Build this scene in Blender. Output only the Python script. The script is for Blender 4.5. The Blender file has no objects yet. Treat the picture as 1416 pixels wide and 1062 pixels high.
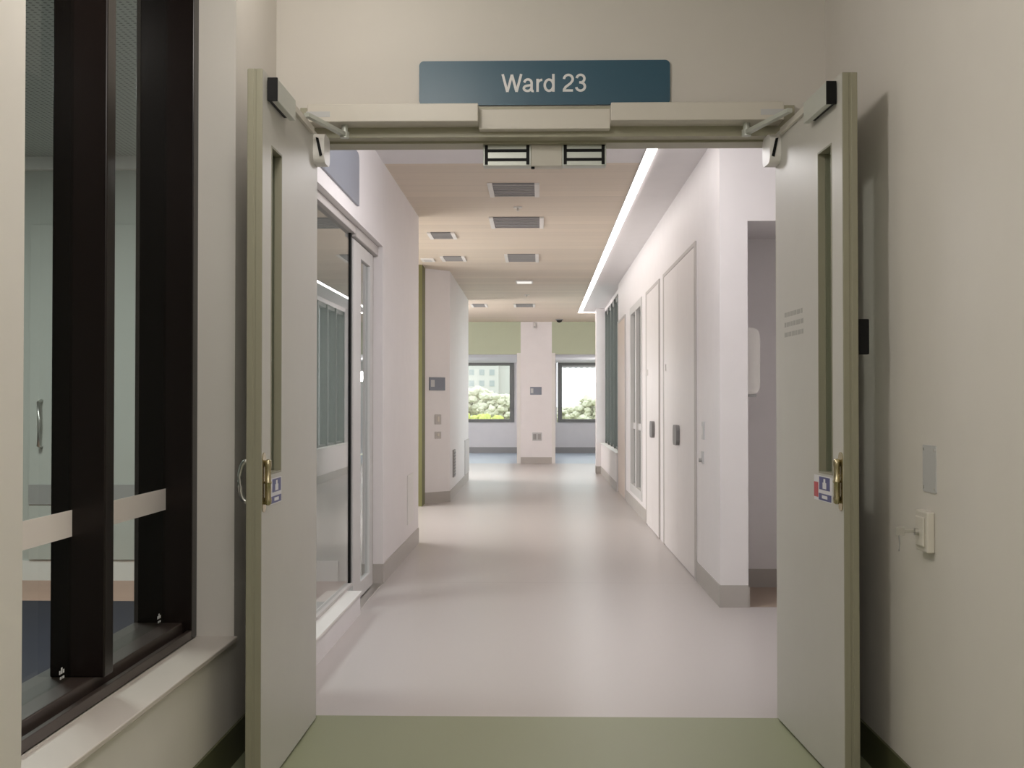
import bpy, bmesh, math, random
from mathutils import Matrix, Vector
random.seed(7)
S = bpy.context.scene
C = S.collection

# ------------------------------------------------------------------ materials
def nodes_of(name):
    m = bpy.data.materials.new(name); m.use_nodes = True
    nt = m.node_tree
    return m, nt, nt.nodes['Principled BSDF']

def srgb(r, g, b):
    f = lambda c: (c/255/12.92) if c/255 <= .04045 else ((c/255+.055)/1.055)**2.4
    return (f(r), f(g), f(b), 1)

def paint(name, col, rough=.55, var=.03, scale=6, bump=.02, metal=0, spec=.5, bscale=220):
    """painted surface: a faint noise in tone and a fine roller texture"""
    m, nt, b = nodes_of(name)
    tc = nt.nodes.new('ShaderNodeTexCoord')
    n = nt.nodes.new('ShaderNodeTexNoise'); n.inputs['Scale'].default_value = scale
    n.inputs['Detail'].default_value = 3
    nt.links.new(tc.outputs['Object'], n.inputs['Vector'])
    mx = nt.nodes.new('ShaderNodeMix'); mx.data_type = 'RGBA'
    a = [min(1, c*(1-var)) for c in col[:3]] + [1]
    c2 = [min(1, c*(1+var)) for c in col[:3]] + [1]
    mx.inputs[6].default_value = a; mx.inputs[7].default_value = c2
    nt.links.new(n.outputs['Fac'], mx.inputs[0])
    nt.links.new(mx.outputs[2], b.inputs['Base Color'])
    b.inputs['Roughness'].default_value = rough
    b.inputs['Metallic'].default_value = metal
    b.inputs['Specular IOR Level'].default_value = spec
    if bump:
        n2 = nt.nodes.new('ShaderNodeTexNoise'); n2.inputs['Scale'].default_value = bscale
        nt.links.new(tc.outputs['Object'], n2.inputs['Vector'])
        bp = nt.nodes.new('ShaderNodeBump'); bp.inputs['Strength'].default_value = bump
        bp.inputs['Distance'].default_value = .002
        nt.links.new(n2.outputs['Fac'], bp.inputs['Height'])
        nt.links.new(bp.outputs['Normal'], b.inputs['Normal'])
    return m

def glass(name, tint, f0=.075, rough=.0, gain=1):
    """clear sheet: see-through, mirror-like at a grazing angle (both faces' reflection on the front one)"""
    m = bpy.data.materials.new(name); m.use_nodes = True
    nt = m.node_tree; nt.nodes.clear()
    out = nt.nodes.new('ShaderNodeOutputMaterial')
    tr = nt.nodes.new('ShaderNodeBsdfTransparent'); tr.inputs[0].default_value = (*tint, 1)
    gl = nt.nodes.new('ShaderNodeBsdfGlossy'); gl.inputs['Roughness'].default_value = rough
    ge = nt.nodes.new('ShaderNodeNewGeometry')
    dp = nt.nodes.new('ShaderNodeVectorMath'); dp.operation = 'DOT_PRODUCT'
    nt.links.new(ge.outputs['Normal'], dp.inputs[0]); nt.links.new(ge.outputs['Incoming'], dp.inputs[1])
    c = mathn(nt, 'ABSOLUTE', dp.outputs['Value'])
    k = mathn(nt, 'POWER', mathn(nt, 'SUBTRACT', 1, c), 5)
    f = mathn(nt, 'ADD', f0, mathn(nt, 'MULTIPLY', k, 1-f0))
    f = mathn(nt, 'MULTIPLY', mathn(nt, 'MULTIPLY', f, gain), mathn(nt, 'SUBTRACT', 1, ge.outputs['Backfacing']))
    mx = nt.nodes.new('ShaderNodeMixShader')
    nt.links.new(f, mx.inputs[0]); nt.links.new(tr.outputs[0], mx.inputs[1])
    nt.links.new(gl.outputs[0], mx.inputs[2]); nt.links.new(mx.outputs[0], out.inputs[0])
    return m

def emit(name, col, k):
    m = bpy.data.materials.new(name); m.use_nodes = True
    nt = m.node_tree; nt.nodes.clear()
    out = nt.nodes.new('ShaderNodeOutputMaterial')
    e = nt.nodes.new('ShaderNodeEmission'); e.inputs[0].default_value = (*col, 1); e.inputs[1].default_value = k
    nt.links.new(e.outputs[0], out.inputs[0])
    return m

def mathn(nt, op, a, b=None):
    n = nt.nodes.new('ShaderNodeMath'); n.operation = op
    for i, v in enumerate((a, b)):
        if v is None: continue
        if isinstance(v, (int, float)): n.inputs[i].default_value = v
        else: nt.links.new(v, n.inputs[i])
    return n.outputs[0]

def vinyl(name, col, rough, seam_y=None, mottled=.04):
    """sheet vinyl: fine flecks, faint welded seams"""
    m, nt, b = nodes_of(name)
    tc = nt.nodes.new('ShaderNodeTexCoord')
    n = nt.nodes.new('ShaderNodeTexNoise'); n.inputs['Scale'].default_value = 90; n.inputs['Detail'].default_value = 4
    nb = nt.nodes.new('ShaderNodeTexNoise'); nb.inputs['Scale'].default_value = 1.3; nb.inputs['Detail'].default_value = 2
    for q in (n, nb): nt.links.new(tc.outputs['Object'], q.inputs['Vector'])
    f = mathn(nt, 'ADD', mathn(nt, 'MULTIPLY', n.outputs['Fac'], .5), mathn(nt, 'MULTIPLY', nb.outputs['Fac'], .5))
    mx = nt.nodes.new('ShaderNodeMix'); mx.data_type = 'RGBA'
    mx.inputs[6].default_value = [c*(1-mottled) for c in col[:3]] + [1]
    mx.inputs[7].default_value = [c*(1+mottled) for c in col[:3]] + [1]
    nt.links.new(f, mx.inputs[0])
    colout = mx.outputs[2]
    if seam_y:
        sp = nt.nodes.new('ShaderNodeSeparateXYZ'); nt.links.new(tc.outputs['Object'], sp.inputs[0])
        tot = None
        for y in seam_y:
            d = mathn(nt, 'ABSOLUTE', mathn(nt, 'SUBTRACT', sp.outputs['Y'], y))
            l = mathn(nt, 'LESS_THAN', d, .006)
            tot = l if tot is None else mathn(nt, 'ADD', tot, l)
        m2 = nt.nodes.new('ShaderNodeMix'); m2.data_type = 'RGBA'
        nt.links.new(mathn(nt, 'MULTIPLY', tot, .5), m2.inputs[0])
        nt.links.new(colout, m2.inputs[6]); m2.inputs[7].default_value = [c*.72 for c in col[:3]] + [1]
        colout = m2.outputs[2]
    nt.links.new(colout, b.inputs['Base Color'])
    rr = mathn(nt, 'ADD', mathn(nt, 'MULTIPLY', nb.outputs['Fac'], .04), rough-.02)
    nt.links.new(rr, b.inputs['Roughness'])
    return m

def timber(name, col):
    """ceiling boards laid across the corridor"""
    m, nt, b = nodes_of(name)
    tc = nt.nodes.new('ShaderNodeTexCoord')
    sp = nt.nodes.new('ShaderNodeSeparateXYZ'); nt.links.new(tc.outputs['Object'], sp.inputs[0])
    q = mathn(nt, 'DIVIDE', sp.outputs['Y'], .24)
    wn = nt.nodes.new('ShaderNodeTexWhiteNoise'); wn.noise_dimensions = '1D'
    nt.links.new(mathn(nt, 'FLOOR', q), wn.inputs['W'])
    mp = nt.nodes.new('ShaderNodeMapping'); mp.inputs['Scale'].default_value = (1.2, 26, 1)
    nt.links.new(tc.outputs['Object'], mp.inputs[0])
    n = nt.nodes.new('ShaderNodeTexNoise'); n.inputs['Scale'].default_value = 1; n.inputs['Detail'].default_value = 5
    nt.links.new(mp.outputs[0], n.inputs['Vector'])
    f = mathn(nt, 'ADD', mathn(nt, 'MULTIPLY', wn.outputs['Value'], .45), mathn(nt, 'MULTIPLY', n.outputs['Fac'], .55))
    mx = nt.nodes.new('ShaderNodeMix'); mx.data_type = 'RGBA'
    mx.inputs[6].default_value = [c*.88 for c in col[:3]] + [1]
    mx.inputs[7].default_value = [min(1, c*1.12) for c in col[:3]] + [1]
    nt.links.new(f, mx.inputs[0])
    fr = mathn(nt, 'FRACT', q)
    line = mathn(nt, 'LESS_THAN', fr, .02)
    m2 = nt.nodes.new('ShaderNodeMix'); m2.data_type = 'RGBA'
    nt.links.new(mathn(nt, 'MULTIPLY', line, .5), m2.inputs[0])
    nt.links.new(mx.outputs[2], m2.inputs[6]); m2.inputs[7].default_value = [c*.5 for c in col[:3]] + [1]
    nt.links.new(m2.outputs[2], b.inputs['Base Color'])
    b.inputs['Roughness'].default_value = .45
    return m

def perforated(name, col):
    m, nt, b = nodes_of(name)
    tc = nt.nodes.new('ShaderNodeTexCoord')
    sp = nt.nodes.new('ShaderNodeSeparateXYZ'); nt.links.new(tc.outputs['Object'], sp.inputs[0])
    def cell(o): return mathn(nt, 'SUBTRACT', mathn(nt, 'FRACT', mathn(nt, 'DIVIDE', o, .03)), .5)
    a, c = cell(sp.outputs['X']), cell(sp.outputs['Y'])
    d = mathn(nt, 'SQRT', mathn(nt, 'ADD', mathn(nt, 'MULTIPLY', a, a), mathn(nt, 'MULTIPLY', c, c)))
    h = mathn(nt, 'LESS_THAN', d, .24)
    mx = nt.nodes.new('ShaderNodeMix'); mx.data_type = 'RGBA'
    nt.links.new(h, mx.inputs[0]); mx.inputs[6].default_value = col
    mx.inputs[7].default_value = [c*.45 for c in col[:3]] + [1]
    nt.links.new(mx.outputs[2], b.inputs['Base Color']); b.inputs['Roughness'].default_value = .7
    return m

M = {}
M['wall'] = paint('warm_white_paint', (.70, .665, .615, 1), .6)
M['wall_c'] = paint('corridor_white_paint', (.83, .80, .80, 1), .55)
M['ceil'] = paint('white_ceiling_paint', (.80, .78, .785, 1), .7)
M['leaf'] = paint('grey_green_door_paint', (.585, .57, .525, 1), .42, bump=.015)
M['olive'] = paint('olive_edge_paint', (.285, .27, .195, 1), .45)
M['frame'] = paint('olive_frame_paint', (.40, .38, .28, 1), .4)
M['cover'] = paint('cream_cover_plastic', (.66, .62, .55, 1), .4, bump=0)
M['green'] = vinyl('green_sheet_vinyl', (.27, .29, .175, 1), .42)
M['beige'] = vinyl('pale_beige_sheet_vinyl', (.52, .482, .465, 1), .31, seam_y=(7.86, 13.9, 19.9))
M['skyf'] = vinyl('sky_reflection_vinyl', (.44, .52, .61, 1), .3)  # bluish sky reflection on the floor put into the vinyl colour
M['brownf'] = vinyl('brown_sheet_vinyl', (.40, .31, .24, 1), .4)
M['darkbase'] = paint('dark_green_skirting_vinyl', (.10, .105, .05, 1), .45, bump=0)
M['base'] = paint('grey_beige_skirting_vinyl', (.46, .43, .40, 1), .45, bump=0)
M['timber'] = timber('pale_timber_boards', (.72, .62, .505, 1))
M['bronze'] = paint('dark_bronze_metal', (.010, .006, .005, 1), .27, bump=0, spec=.32)
M['steel'] = paint('brushed_steel', (.62, .61, .58, 1), .28, bump=0, metal=1)
M['brass'] = paint('aged_brass', (.50, .44, .29, 1), .27, bump=0, metal=1)
M['alu'] = paint('pale_anodised_aluminium', (.58, .60, .55, 1), .35, bump=0, metal=.3)
M['black'] = paint('black_plastic', (.005, .005, .005, 1), .5, bump=0, spec=.2)
M['white'] = paint('white_plastic', (.80, .78, .75, 1), .4, bump=0)
M['signblue'] = paint('slate_blue_sign_enamel', srgb(48, 88, 108), .34, bump=0)
M['signgrey'] = paint('blue_grey_sign_panel', srgb(132, 137, 148), .4, bump=0)
M['letter'] = paint('white_letter_vinyl', (.82, .82, .82, 1), .5, bump=0)
M['glass'] = glass('clear_glass', (.90, .93, .91))
M['glassd'] = glass('grey_tinted_glass', (.86, .89, .89), .28)
M['glassc'] = glass('anti_reflective_glass', (.90, .93, .91), .04, 0, .4)
M['film'] = paint('frosted_film', (.86, .79, .75, 1), .5, bump=0)
M['grille'] = paint('grey_grille_metal', (.23, .225, .225, 1), .5, bump=0)
M['grey'] = paint('mid_grey_paint', (.36, .35, .34, 1), .5, bump=0)
M['lframe'] = paint('light_grey_frame_metal', (.60, .59, .58, 1), .4, bump=0)
M['gframe'] = paint('warm_grey_frame_paint', (.52, .49, .47, 1), .45, bump=0)
M['door_w'] = paint('off_white_door_laminate', (.80, .765, .755, 1), .4, bump=0)
M['door_b'] = paint('pinkish_beige_door_laminate', (.72, .60, .52, 1), .45, bump=0)
M['greenw'] = paint('sage_green_paint', (.50, .55, .40, 1), .6)
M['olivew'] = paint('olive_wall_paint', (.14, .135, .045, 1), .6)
M['roomw'] = paint('grey_green_room_paint', (.52, .53, .49, 1), .6)
M['navy'] = vinyl('dark_navy_vinyl', (.011, .011, .026, 1), .65)
M['woodstrip'] = timber('reddish_timber_strip', (.48, .30, .23, 1))
M['perf'] = perforated('perforated_ceiling_tile', (.50, .53, .50, 1))
M['red'] = paint('red_sticker_vinyl', srgb(190, 60, 70), .4, bump=0)
M['blue'] = paint('blue_sticker_vinyl', srgb(66, 70, 130), .4, bump=0)
M['paper'] = paint('white_sticker_vinyl', (.78, .77, .80, 1), .5, bump=0)
M['etch'] = paint('faint_grey_lettering', (.40, .39, .36, 1), .5, bump=0)
M['plate'] = paint('pale_grey_plate', (.56, .56, .56, 1), .35, bump=0)
M['strip'] = emit('led_diffuser', (1.0, .94, .90), 8)
M['bldg'] = paint('pale_render', (.52, .505, .49, 1), .8)
M['bwin'] = paint('grey_window_panes', (.33, .36, .37, 1), .5, bump=0)
M['leafg'] = paint('pale_green_foliage', (.58, .57, .45, 1), .8, var=.15, scale=3)
M['bark'] = paint('brown_bark', (.25, .2, .15, 1), .8)
M['lawn'] = paint('dry_lawn', (.34, .35, .22, 1), .9, var=.15)
M['hedge'] = paint('lime_hedge', (.50, .53, .15, 1), .9, var=.2)
M['gmetal'] = paint('dark_green_grey_metal', (.12, .13, .12, 1), .4, bump=0)
M['sillp'] = paint('pale_sill_paint', (.58, .53, .48, 1), .45)
M['rail'] = paint('reflection_toned_bronze', (.050, .036, .030, 1), .35, bump=0)  # bronze lightened to brown: reflections on the rail put into its colour
M['blind'] = paint('white_blind_fabric', (.8, .8, .78, 1), .7)

# ------------------------------------------------------------------ mesh builder
class MB:
    def __init__(s, tf=None): s.bm = bmesh.new(); s.tf = tf
    def box(s, x0, x1, y0, y1, z0, z1, bev=0, seg=2):
        x0, x1 = sorted((x0, x1)); y0, y1 = sorted((y0, y1)); z0, z1 = sorted((z0, z1))
        r = bmesh.ops.create_cube(s.bm, size=1)
        vs = r['verts']
        for v in vs:
            v.co = Vector(((x0+x1)/2+v.co.x*(x1-x0), (y0+y1)/2+v.co.y*(y1-y0), (z0+z1)/2+v.co.z*(z1-z0)))
        if bev:
            es = list({e for v in vs for e in v.link_edges})
            bmesh.ops.bevel(s.bm, geom=es, offset=min(bev, .49*min(x1-x0, y1-y0, z1-z0)), segments=seg, affect='EDGES', profile=.5)
        return s
    def prism(s, pts, axis, a, b):
        """extrude a 2D outline along an axis: axis 0 -> pts are (y,z); 1 -> (x,z); 2 -> (x,y)"""
        def mk(p, t):
            if axis == 0: return (t, p[0], p[1])
            if axis == 1: return (p[0], t, p[1])
            return (p[0], p[1], t)
        A = [s.bm.verts.new(mk(p, a)) for p in pts]; B = [s.bm.verts.new(mk(p, b)) for p in pts]
        n = len(pts)
        s.bm.faces.new(A); s.bm.faces.new(B[::-1])
        for i in range(n): s.bm.faces.new((A[i], B[i], B[(i+1) % n], A[(i+1) % n]))
        return s
    def rrect(s, axis, a, b, u0, u1, v0, v1, r, n=6):
        pts = []
        for cx, cy, t0 in ((u1-r, v1-r, 0), (u0+r, v1-r, 90), (u0+r, v0+r, 180), (u1-r, v0+r, 270)):
            for k in range(n+1):
                t = math.radians(t0+90*k/n); pts.append((cx+r*math.cos(t), cy+r*math.sin(t)))
        return s.prism(pts, axis, a, b)
    def tube(s, path, r, n=12):
        """round tube along a polyline; r may be a list"""
        P = [Vector(p) for p in path]
        rs = r if isinstance(r, (list, tuple)) else [r]*len(P)
        rings = []
        up = Vector((0, 0, 1))
        for i, p in enumerate(P):
            d = (P[min(i+1, len(P)-1)]-P[max(i-1, 0)]).normalized()
            a = d.cross(up)
            if a.length < .05: a = d.cross(Vector((1, 0, 0)))
            a.normalize(); c = d.cross(a)
            rings.append([s.bm.verts.new(p+rs[i]*(math.cos(2*math.pi*k/n)*a+math.sin(2*math.pi*k/n)*c)) for k in range(n)])
        for A, B in zip(rings, rings[1:]):
            for k in range(n): s.bm.faces.new((A[k], A[(k+1) % n], B[(k+1) % n], B[k]))
        s.bm.faces.new(rings[0][::-1]); s.bm.faces.new(rings[-1])
        return s
    def ball(s, c, r, sc=(1, 1, 1), u=16, v=10):
        q = bmesh.ops.create_uvsphere(s.bm, u_segments=u, v_segments=v, radius=r)
        for w in q['verts']: w.co = Vector((c[0]+w.co.x*sc[0], c[1]+w.co.y*sc[1], c[2]+w.co.z*sc[2]))
        return s
    def build(s, name, mat, parent=None, smooth=False, kind=None):
        bm = s.bm
        if s.tf:
            for v in bm.verts: v.co = Vector(s.tf(*v.co))
        bmesh.ops.recalc_face_normals(bm, faces=bm.faces)
        off = Vector((0, 0, 0))
        if parent is not None:
            p = parent
            while p is not None: off += p.location; p = p.parent
        elif kind != 'structure':
            xs = [v.co.x for v in bm.verts]; ys = [v.co.y for v in bm.verts]; zs = [v.co.z for v in bm.verts]
            off = Vector(((min(xs)+max(xs))/2, (min(ys)+max(ys))/2, min(zs)))
        for v in bm.verts: v.co -= off
        if smooth:
            for f in bm.faces: f.smooth = True
        me = bpy.data.meshes.new(name); bm.to_mesh(me); bm.free()
        me.materials.append(M[mat] if isinstance(mat, str) else mat)
        o = bpy.data.objects.new(name, me); C.objects.link(o)
        if parent is not None: o.parent = parent
        elif kind != 'structure': o.location = off
        if kind: o['kind'] = kind
        return o

def tag(o, label, cat, group=None, kind=None):
    o['label'] = label; o['category'] = cat
    if group: o['group'] = group
    if kind: o['kind'] = kind
    return o

def thing(name, loc, label, cat, group=None, kind=None):
    o = bpy.data.objects.new(name, None); o.empty_display_size = .1
    C.objects.link(o); o.location = loc
    return tag(o, label, cat, group, kind)

def struct(name, boxes, mat, label, cat):
    m = MB()
    for b in boxes: m.box(*b)
    return tag(m.build(name, mat, kind='structure'), label, cat)

def copy_tree(o, parent=None):
    c = o.copy(); C.objects.link(c)
    if parent is not None: c.parent = parent
    for ch in list(o.children): copy_tree(ch, c)
    return c

# ------------------------------------------------------------------ the setting: lobby this side of the doors
LC = 2.75; CC = 2.68
struct('floor', [(-.98, 1.05, -3, 4.51, -.1, 0)], 'green', 'pale green sheet vinyl floor in front of the open double doors', 'floor')
struct('ceiling', [(-1.3, 1.2, -3.1, 4.6, LC, LC+.1)], 'ceil', 'white ceiling above the entrance lobby', 'ceiling')
struct('wall_back', [(-1.3, 1.2, -3.1, -3, 0, LC)], 'wall', 'cream wall at the back of the lobby', 'wall')
struct('wall_left', [(-1.285, -.98, -3, 2.31, 0, LC), (-1.285, -.98, 3.925, 4.53, 0, LC),
                     (-1.285, -.98, 2.31, 3.925, 0, .385), (-1.285, -.98, 2.31, 3.925, 2.62, LC)],
       'wall', 'cream lobby wall with the deep dark framed window', 'wall')
struct('wall_right', [(1.05, 1.2, -3, 4.53, 0, LC)], 'wall', 'blank cream lobby wall behind the right door leaf', 'wall')
struct('wall_front', [(-1.285, -.885, 4.53, 4.68, 0, LC), (.93, 1.9, 4.53, 4.68, 0, LC), (-.885, .93, 4.53, 4.68, 2.16, LC)],
       'wall', 'cream wall above and beside the double doorway', 'wall')
struct('baseboard_left', [(-.98, -.972, -3, 4.53, 0, .117)], 'darkbase', 'dark green coved skirting under the lobby window', 'baseboard')
struct('baseboard_right', [(1.042, 1.05, -3, 4.53, 0, .113)], 'darkbase', 'dark green coved skirting behind the right door leaf', 'baseboard')

# window sill
m = MB(); m.box(-1.10, -.968, 2.31, 3.925, .385, .40, .003)
tag(m.build('trim_1', 'sillp', kind='structure'), 'cream painted sill board under the dark framed window', 'window sill')

# dark framed window in the left lobby wall
w1 = thing('window_1', (-1.19, 3.1, .40), 'tall dark bronze framed window left of the doors', 'window', kind='structure')
m = MB()
m.box(-1.285, -1.10, 3.868, 3.925, .40, 2.62, .003).box(-1.285, -1.10, 2.31, 2.37, .40, 2.62, .003)
m.box(-1.285, -1.10, 2.37, 3.868, 2.55, 2.62, .003)
m.build('window_frame', 'bronze', w1)
m = MB(); m.box(-1.115, -1.10, 2.37, 3.868, .40, .428, .002).box(-1.285, -1.13, 2.37, 3.868, .40, .452, .003).box(-1.13, -1.115, 2.37, 3.868, .40, .418); m.build('bottom_rail', 'rail', w1)
m = MB(); m.box(-1.24, -1.10, 3.09, 3.155, .452, 2.55, .004); m.build('mullion', 'bronze', w1)
for y0, y1 in ((2.37, 3.09), (3.155, 3.868)):
    m = MB(); m.box(-1.194, -1.186, y0, y1, .452, 2.55)
    p = m.build('pane', 'glassc', w1)
    m = MB(); m.box(-1.186, -1.1845, y0, y1, .808, .875)
    f = m.build('frosted_strip', 'film', p); f['label'] = 'pale frosted safety strip across the pane'
    m = MB()
    for k in range(3): m.box(-1.186, -1.185, y1-.075+k*.012, y1-.068+k*.012, .475, .478+.006*(k % 2+1))
    for k in range(2): m.box(-1.186, -1.185, y1-.070+k*.016, y1-.060+k*.016, .462, .468)
    m.build('glass_stamp', 'letter', p)

# room behind that window and behind the glazed corridor screen
struct('wall_back.001', [(-4.6, -1.10, 7.9, 8.0, 0, 3.0)], 'roomw', 'grey green far wall of the dim room behind the left window', 'wall')
struct('wall_left.001', [(-4.7, -4.6, 1.5, 8.0, 0, 3.0)], 'roomw', 'side wall of the dim room behind the left window', 'wall')
struct('wall_front.001', [(-4.6, -1.285, 1.4, 1.5, 0, 3.0)], 'roomw', 'near wall of the dim room behind the left window', 'wall')
struct('ceiling.001', [(-4.6, -1.285, 1.5, 7.9, 2.735, 2.83)], 'perf', 'perforated ceiling tiles of the room behind the left window', 'ceiling')
struct('floor.001', [(-4.6, -1.285, 1.5, 7.08, -.1, 0), (-1.285, -1.095, 4.68, 7.08, -.1, 0)], 'navy', 'dark navy floor of the room behind the left window', 'floor')
struct('floor.002', [(-4.6, -1.285, 7.08, 7.9, -.1, 0), (-1.285, -1.095, 7.08, 7.9, -.1, 0)], 'woodstrip', 'reddish timber strip of floor seen through the left window', 'floor')
struct('trim_2', [(-4.6, -1.30, 7.84, 7.9, 2.655, 2.735)], 'white', 'white fascia along the top of the far room wall', 'trim')
struct('baseboard_back', [(-4.6, -1.30, 7.885, 7.9, 0, .13)], 'white', 'white skirting along the far wall behind the left window', 'baseboard')
d = thing('door_3', (-2.85, 7.9, 0), 'grey flush door with steel bar handle seen through the left window', 'door', kind='structure')
m = MB(); m.box(-3.30, -2.30, 7.87, 7.885, .135, 2.3, .003); m.build('leaf', 'roomw', d)
m = MB(); m.tube([(-3.22, 7.87, .86), (-3.22, 7.82, .87), (-3.215, 7.815, 1.0), (-3.215, 7.815, 1.02), (-3.22, 7.82, 1.15), (-3.22, 7.87, 1.16)], .011, 10)
m.build('handle', 'steel', d, smooth=True)
m = MB(); m.box(-3.30, -2.30, 7.862, 7.87, .49, .62, .002); m.build('bumper_rail', 'grey', d)

# ------------------------------------------------------------------ door frame
df = thing('trim_3', (.02, 4.53, 0), 'olive painted steel frame around the double doorway', 'door frame', kind='structure')
m = MB(); m.box(-.885, .93, 4.50, 4.57, 2.122, 2.235, .002).box(-.885, .93, 4.57, 4.68, 2.114, 2.20, .002); m.build('head', 'frame', df)
m = MB(); m.box(-.885, -.857, 4.50, 4.68, 0, 2.122, .002); m.build('jamb', 'frame', df)
m = MB(); m.box(.905, .93, 4.50, 4.68, 0, 2.122, .002); m.build('jamb', 'frame', df)

# ------------------------------------------------------------------ door leaves
def door_leaf(name, hinge, free, sgn, label, vp, red, text):
    """hinge/free: floor points of the inner face; sgn +1: the face looks towards +X"""
    hx, hy = hinge; fx, fy = free
    L = math.hypot(fx-hx, fy-hy); dx, dy = (fx-hx)/L, (fy-hy)/L
    nx, ny = (-dy*sgn*1.0, dx*sgn*1.0)
    if nx*sgn < 0: nx, ny = -nx, -ny
    T = .045
    tf = lambda u, n, z: (hx+dx*u+nx*n, hy+dy*u+ny*n, z)
    r = thing(name, (hx, hy, 0), label, 'door', kind='structure')
    u0, u1, z0, z1 = vp; TOP = 2.126; E = .006
    m = MB(tf)
    m.box(0, u0, -T, 0, .008, TOP).box(u1, L-E, -T, 0, .008, TOP).box(u0, u1, -T, 0, .008, z0).box(u0, u1, -T, 0, z1, TOP)
    m.build('leaf', 'leaf', r)
    m = MB(tf)
    m.box(L-E, L, -T, -.026, .008, TOP, .002).box(L-E, L-.002, -.026, -.020, .008, TOP).box(L-E, L, -.020, -.0, .008, TOP, .002)
    e = m.build('edge_strip', 'olive', r); e['label'] = 'olive painted lipping on the free edge'
    # vision panel: glazing bead set in the slot, then the pane
    b = .006
    m = MB(tf)
    for (a0, a1, c0, c1) in ((u0, u0+b, z0, z1), (u1-b, u1, z0, z1), (u0+b, u1-b, z0, z0+b), (u0+b, u1-b, z1-b, z1)):
        m.box(a0, a1, -T-.001, .0015, c0, c1)
    vb = m.build('vision_panel_bead', 'olive', r); vb['label'] = 'olive bead around the narrow vision panel'
    m = MB(tf); m.box(u0+b, u1-b, -.027, -.021, z0+b, z1-b); m.build('pane', 'glass', vb)
    # brass pull on the face
    hu = L-.029
    m = MB(tf); m.rrect(1, 0, .003, hu-.021, hu+.021, .825, 1.0, .02)
    pl = m.build('pull_plate', 'brass', r); pl['label'] = 'aged brass pull plate'
    m = MB(tf)
    zc = .912
    prof = [(.004, .845), (.010, .85), (.011, .862), (.0095, .87), (.0095, .908), (.0112, .910), (.0112, .914), (.0095, .916), (.0095, .955), (.011, .963), (.010, .975), (.004, .98)]
    m.tube([(hu, .0135, z) for _, z in prof], [q for q, _ in prof], 14)
    m.tube([(hu, .002, .853), (hu, .0135, .853)], .006, 10).tube([(hu, .002, .972), (hu, .0135, .972)], .006, 10)
    m.build('pull_handle', 'brass', r, smooth=True)
    # steel D handle on the back of the leaf
    if sgn > 0:
        m = MB(tf)
        pts = []
        for k in range(13):
            t = math.pi*k/12
            pts.append((hu, -T-.025*math.sin(t)**.7 if 0 < k < 12 else -T+.001, .915-.06*math.cos(t)))
        m.tube(pts, .008, 10); m.build('rear_pull_handle', 'steel', r, smooth=True)
    else:
        m = MB(tf); m.box(L-.035, L-.012, -T-.036, -T, 1.29, 1.395, .003); m.build('rear_bumper', 'black', r)
    # armature plate of the magnetic lock
    m = MB(tf); m.box(L-.325, L-.062, .012, .032, 2.046, 2.112, .002)
    ap = m.build('armature_plate', 'alu', r); ap['label'] = 'pale metal armature plate'
    m = MB(tf); m.box(L-.062, L-.054, .002, .032, 2.044, 2.114, .001).box(L-.30, L-.062, 0, .012, 2.05, 2.108)
    m.build('armature_backing', 'black', ap)
    # rounded presence sensor near the hinge
    m = MB(tf)
    m.rrect(1, 0, .040, -.035, .085, 2.006, 2.112, .03)
    sn = m.build('door_sensor', 'white', r, smooth=False); sn['label'] = 'rounded white presence sensor'
    m = MB(tf)
    m.prism([(.010, 2.095), (.020, 2.092), (.034, 2.030), (.024, 2.026)], 0, .0851, .088)
    m.build('sensor_lens', 'black', sn)
    # slide track for the operator arm
    m = MB(tf); m.box(.12, .46, 0, .012, 2.100, 2.122, .001); m.build('slide_track', 'cover', r)
    # stickers under the vision panel
    su0, su1 = u0-.005, u0+.145
    m = MB(tf); m.box(su0, su1, 0, .001, .838, .917); st = m.build('door_sticker', 'paper', r)
    st['label'] = 'white and blue instruction sticker'
    m = MB(tf); m.box(su0+.012, su1-.02, .001, .0018, .874, .914).box(su0+.006, su1-.004, .001, .0018, .841, .862)
    m.build('sticker_panel', 'blue', st)
    cu = (su0+su1)/2
    m = MB(tf)
    m.box(cu-.022, cu+.018, .0018, .0024, .878, .897).box(cu-.012, cu+.008, .0018, .0024, .897, .909)
    m.box(cu-.03, cu+.03, .0018, .0024, .847, .857)
    m.build('sticker_symbol', 'paper', st)
    if red:
        m = MB(tf); m.box(su0-.05, su0, 0, .001, .838, .917); q = m.build('door_sticker', 'paper', r)
        m = MB(tf); m.box(su0-.049, su0-.001, .001, .0018, .848, .895); q2 = m.build('sticker_band', 'red', q); q2['label'] = 'red band of the small sticker'
    if text:
        m = MB(tf)
        rnd = random.Random(3)
        for zz in (1.455, 1.42, 1.385):
            u = .13
            while u < .37:
                wdt = rnd.uniform(.02, .05)
                m.box(u, min(u+wdt, .385), 0, .0006, zz-.008, zz+.008); u += wdt+.010
        q = m.build('lettering', 'etch', r); q['label'] = 'three faint lines of small grey lettering'
    return r

door_leaf('door_1', (-.811, 4.445), (-.813, 3.570), 1, 'left grey green door leaf, swung open, with a steel handle behind it',
          (.607, .755, .93, 1.925), False, False)
door_leaf('door_2', (.858, 4.491), (.895, 3.648), -1, 'right grey green door leaf, swung open, with red and blue stickers',
          (.572, .728, .925, 1.94), True, True)

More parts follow.
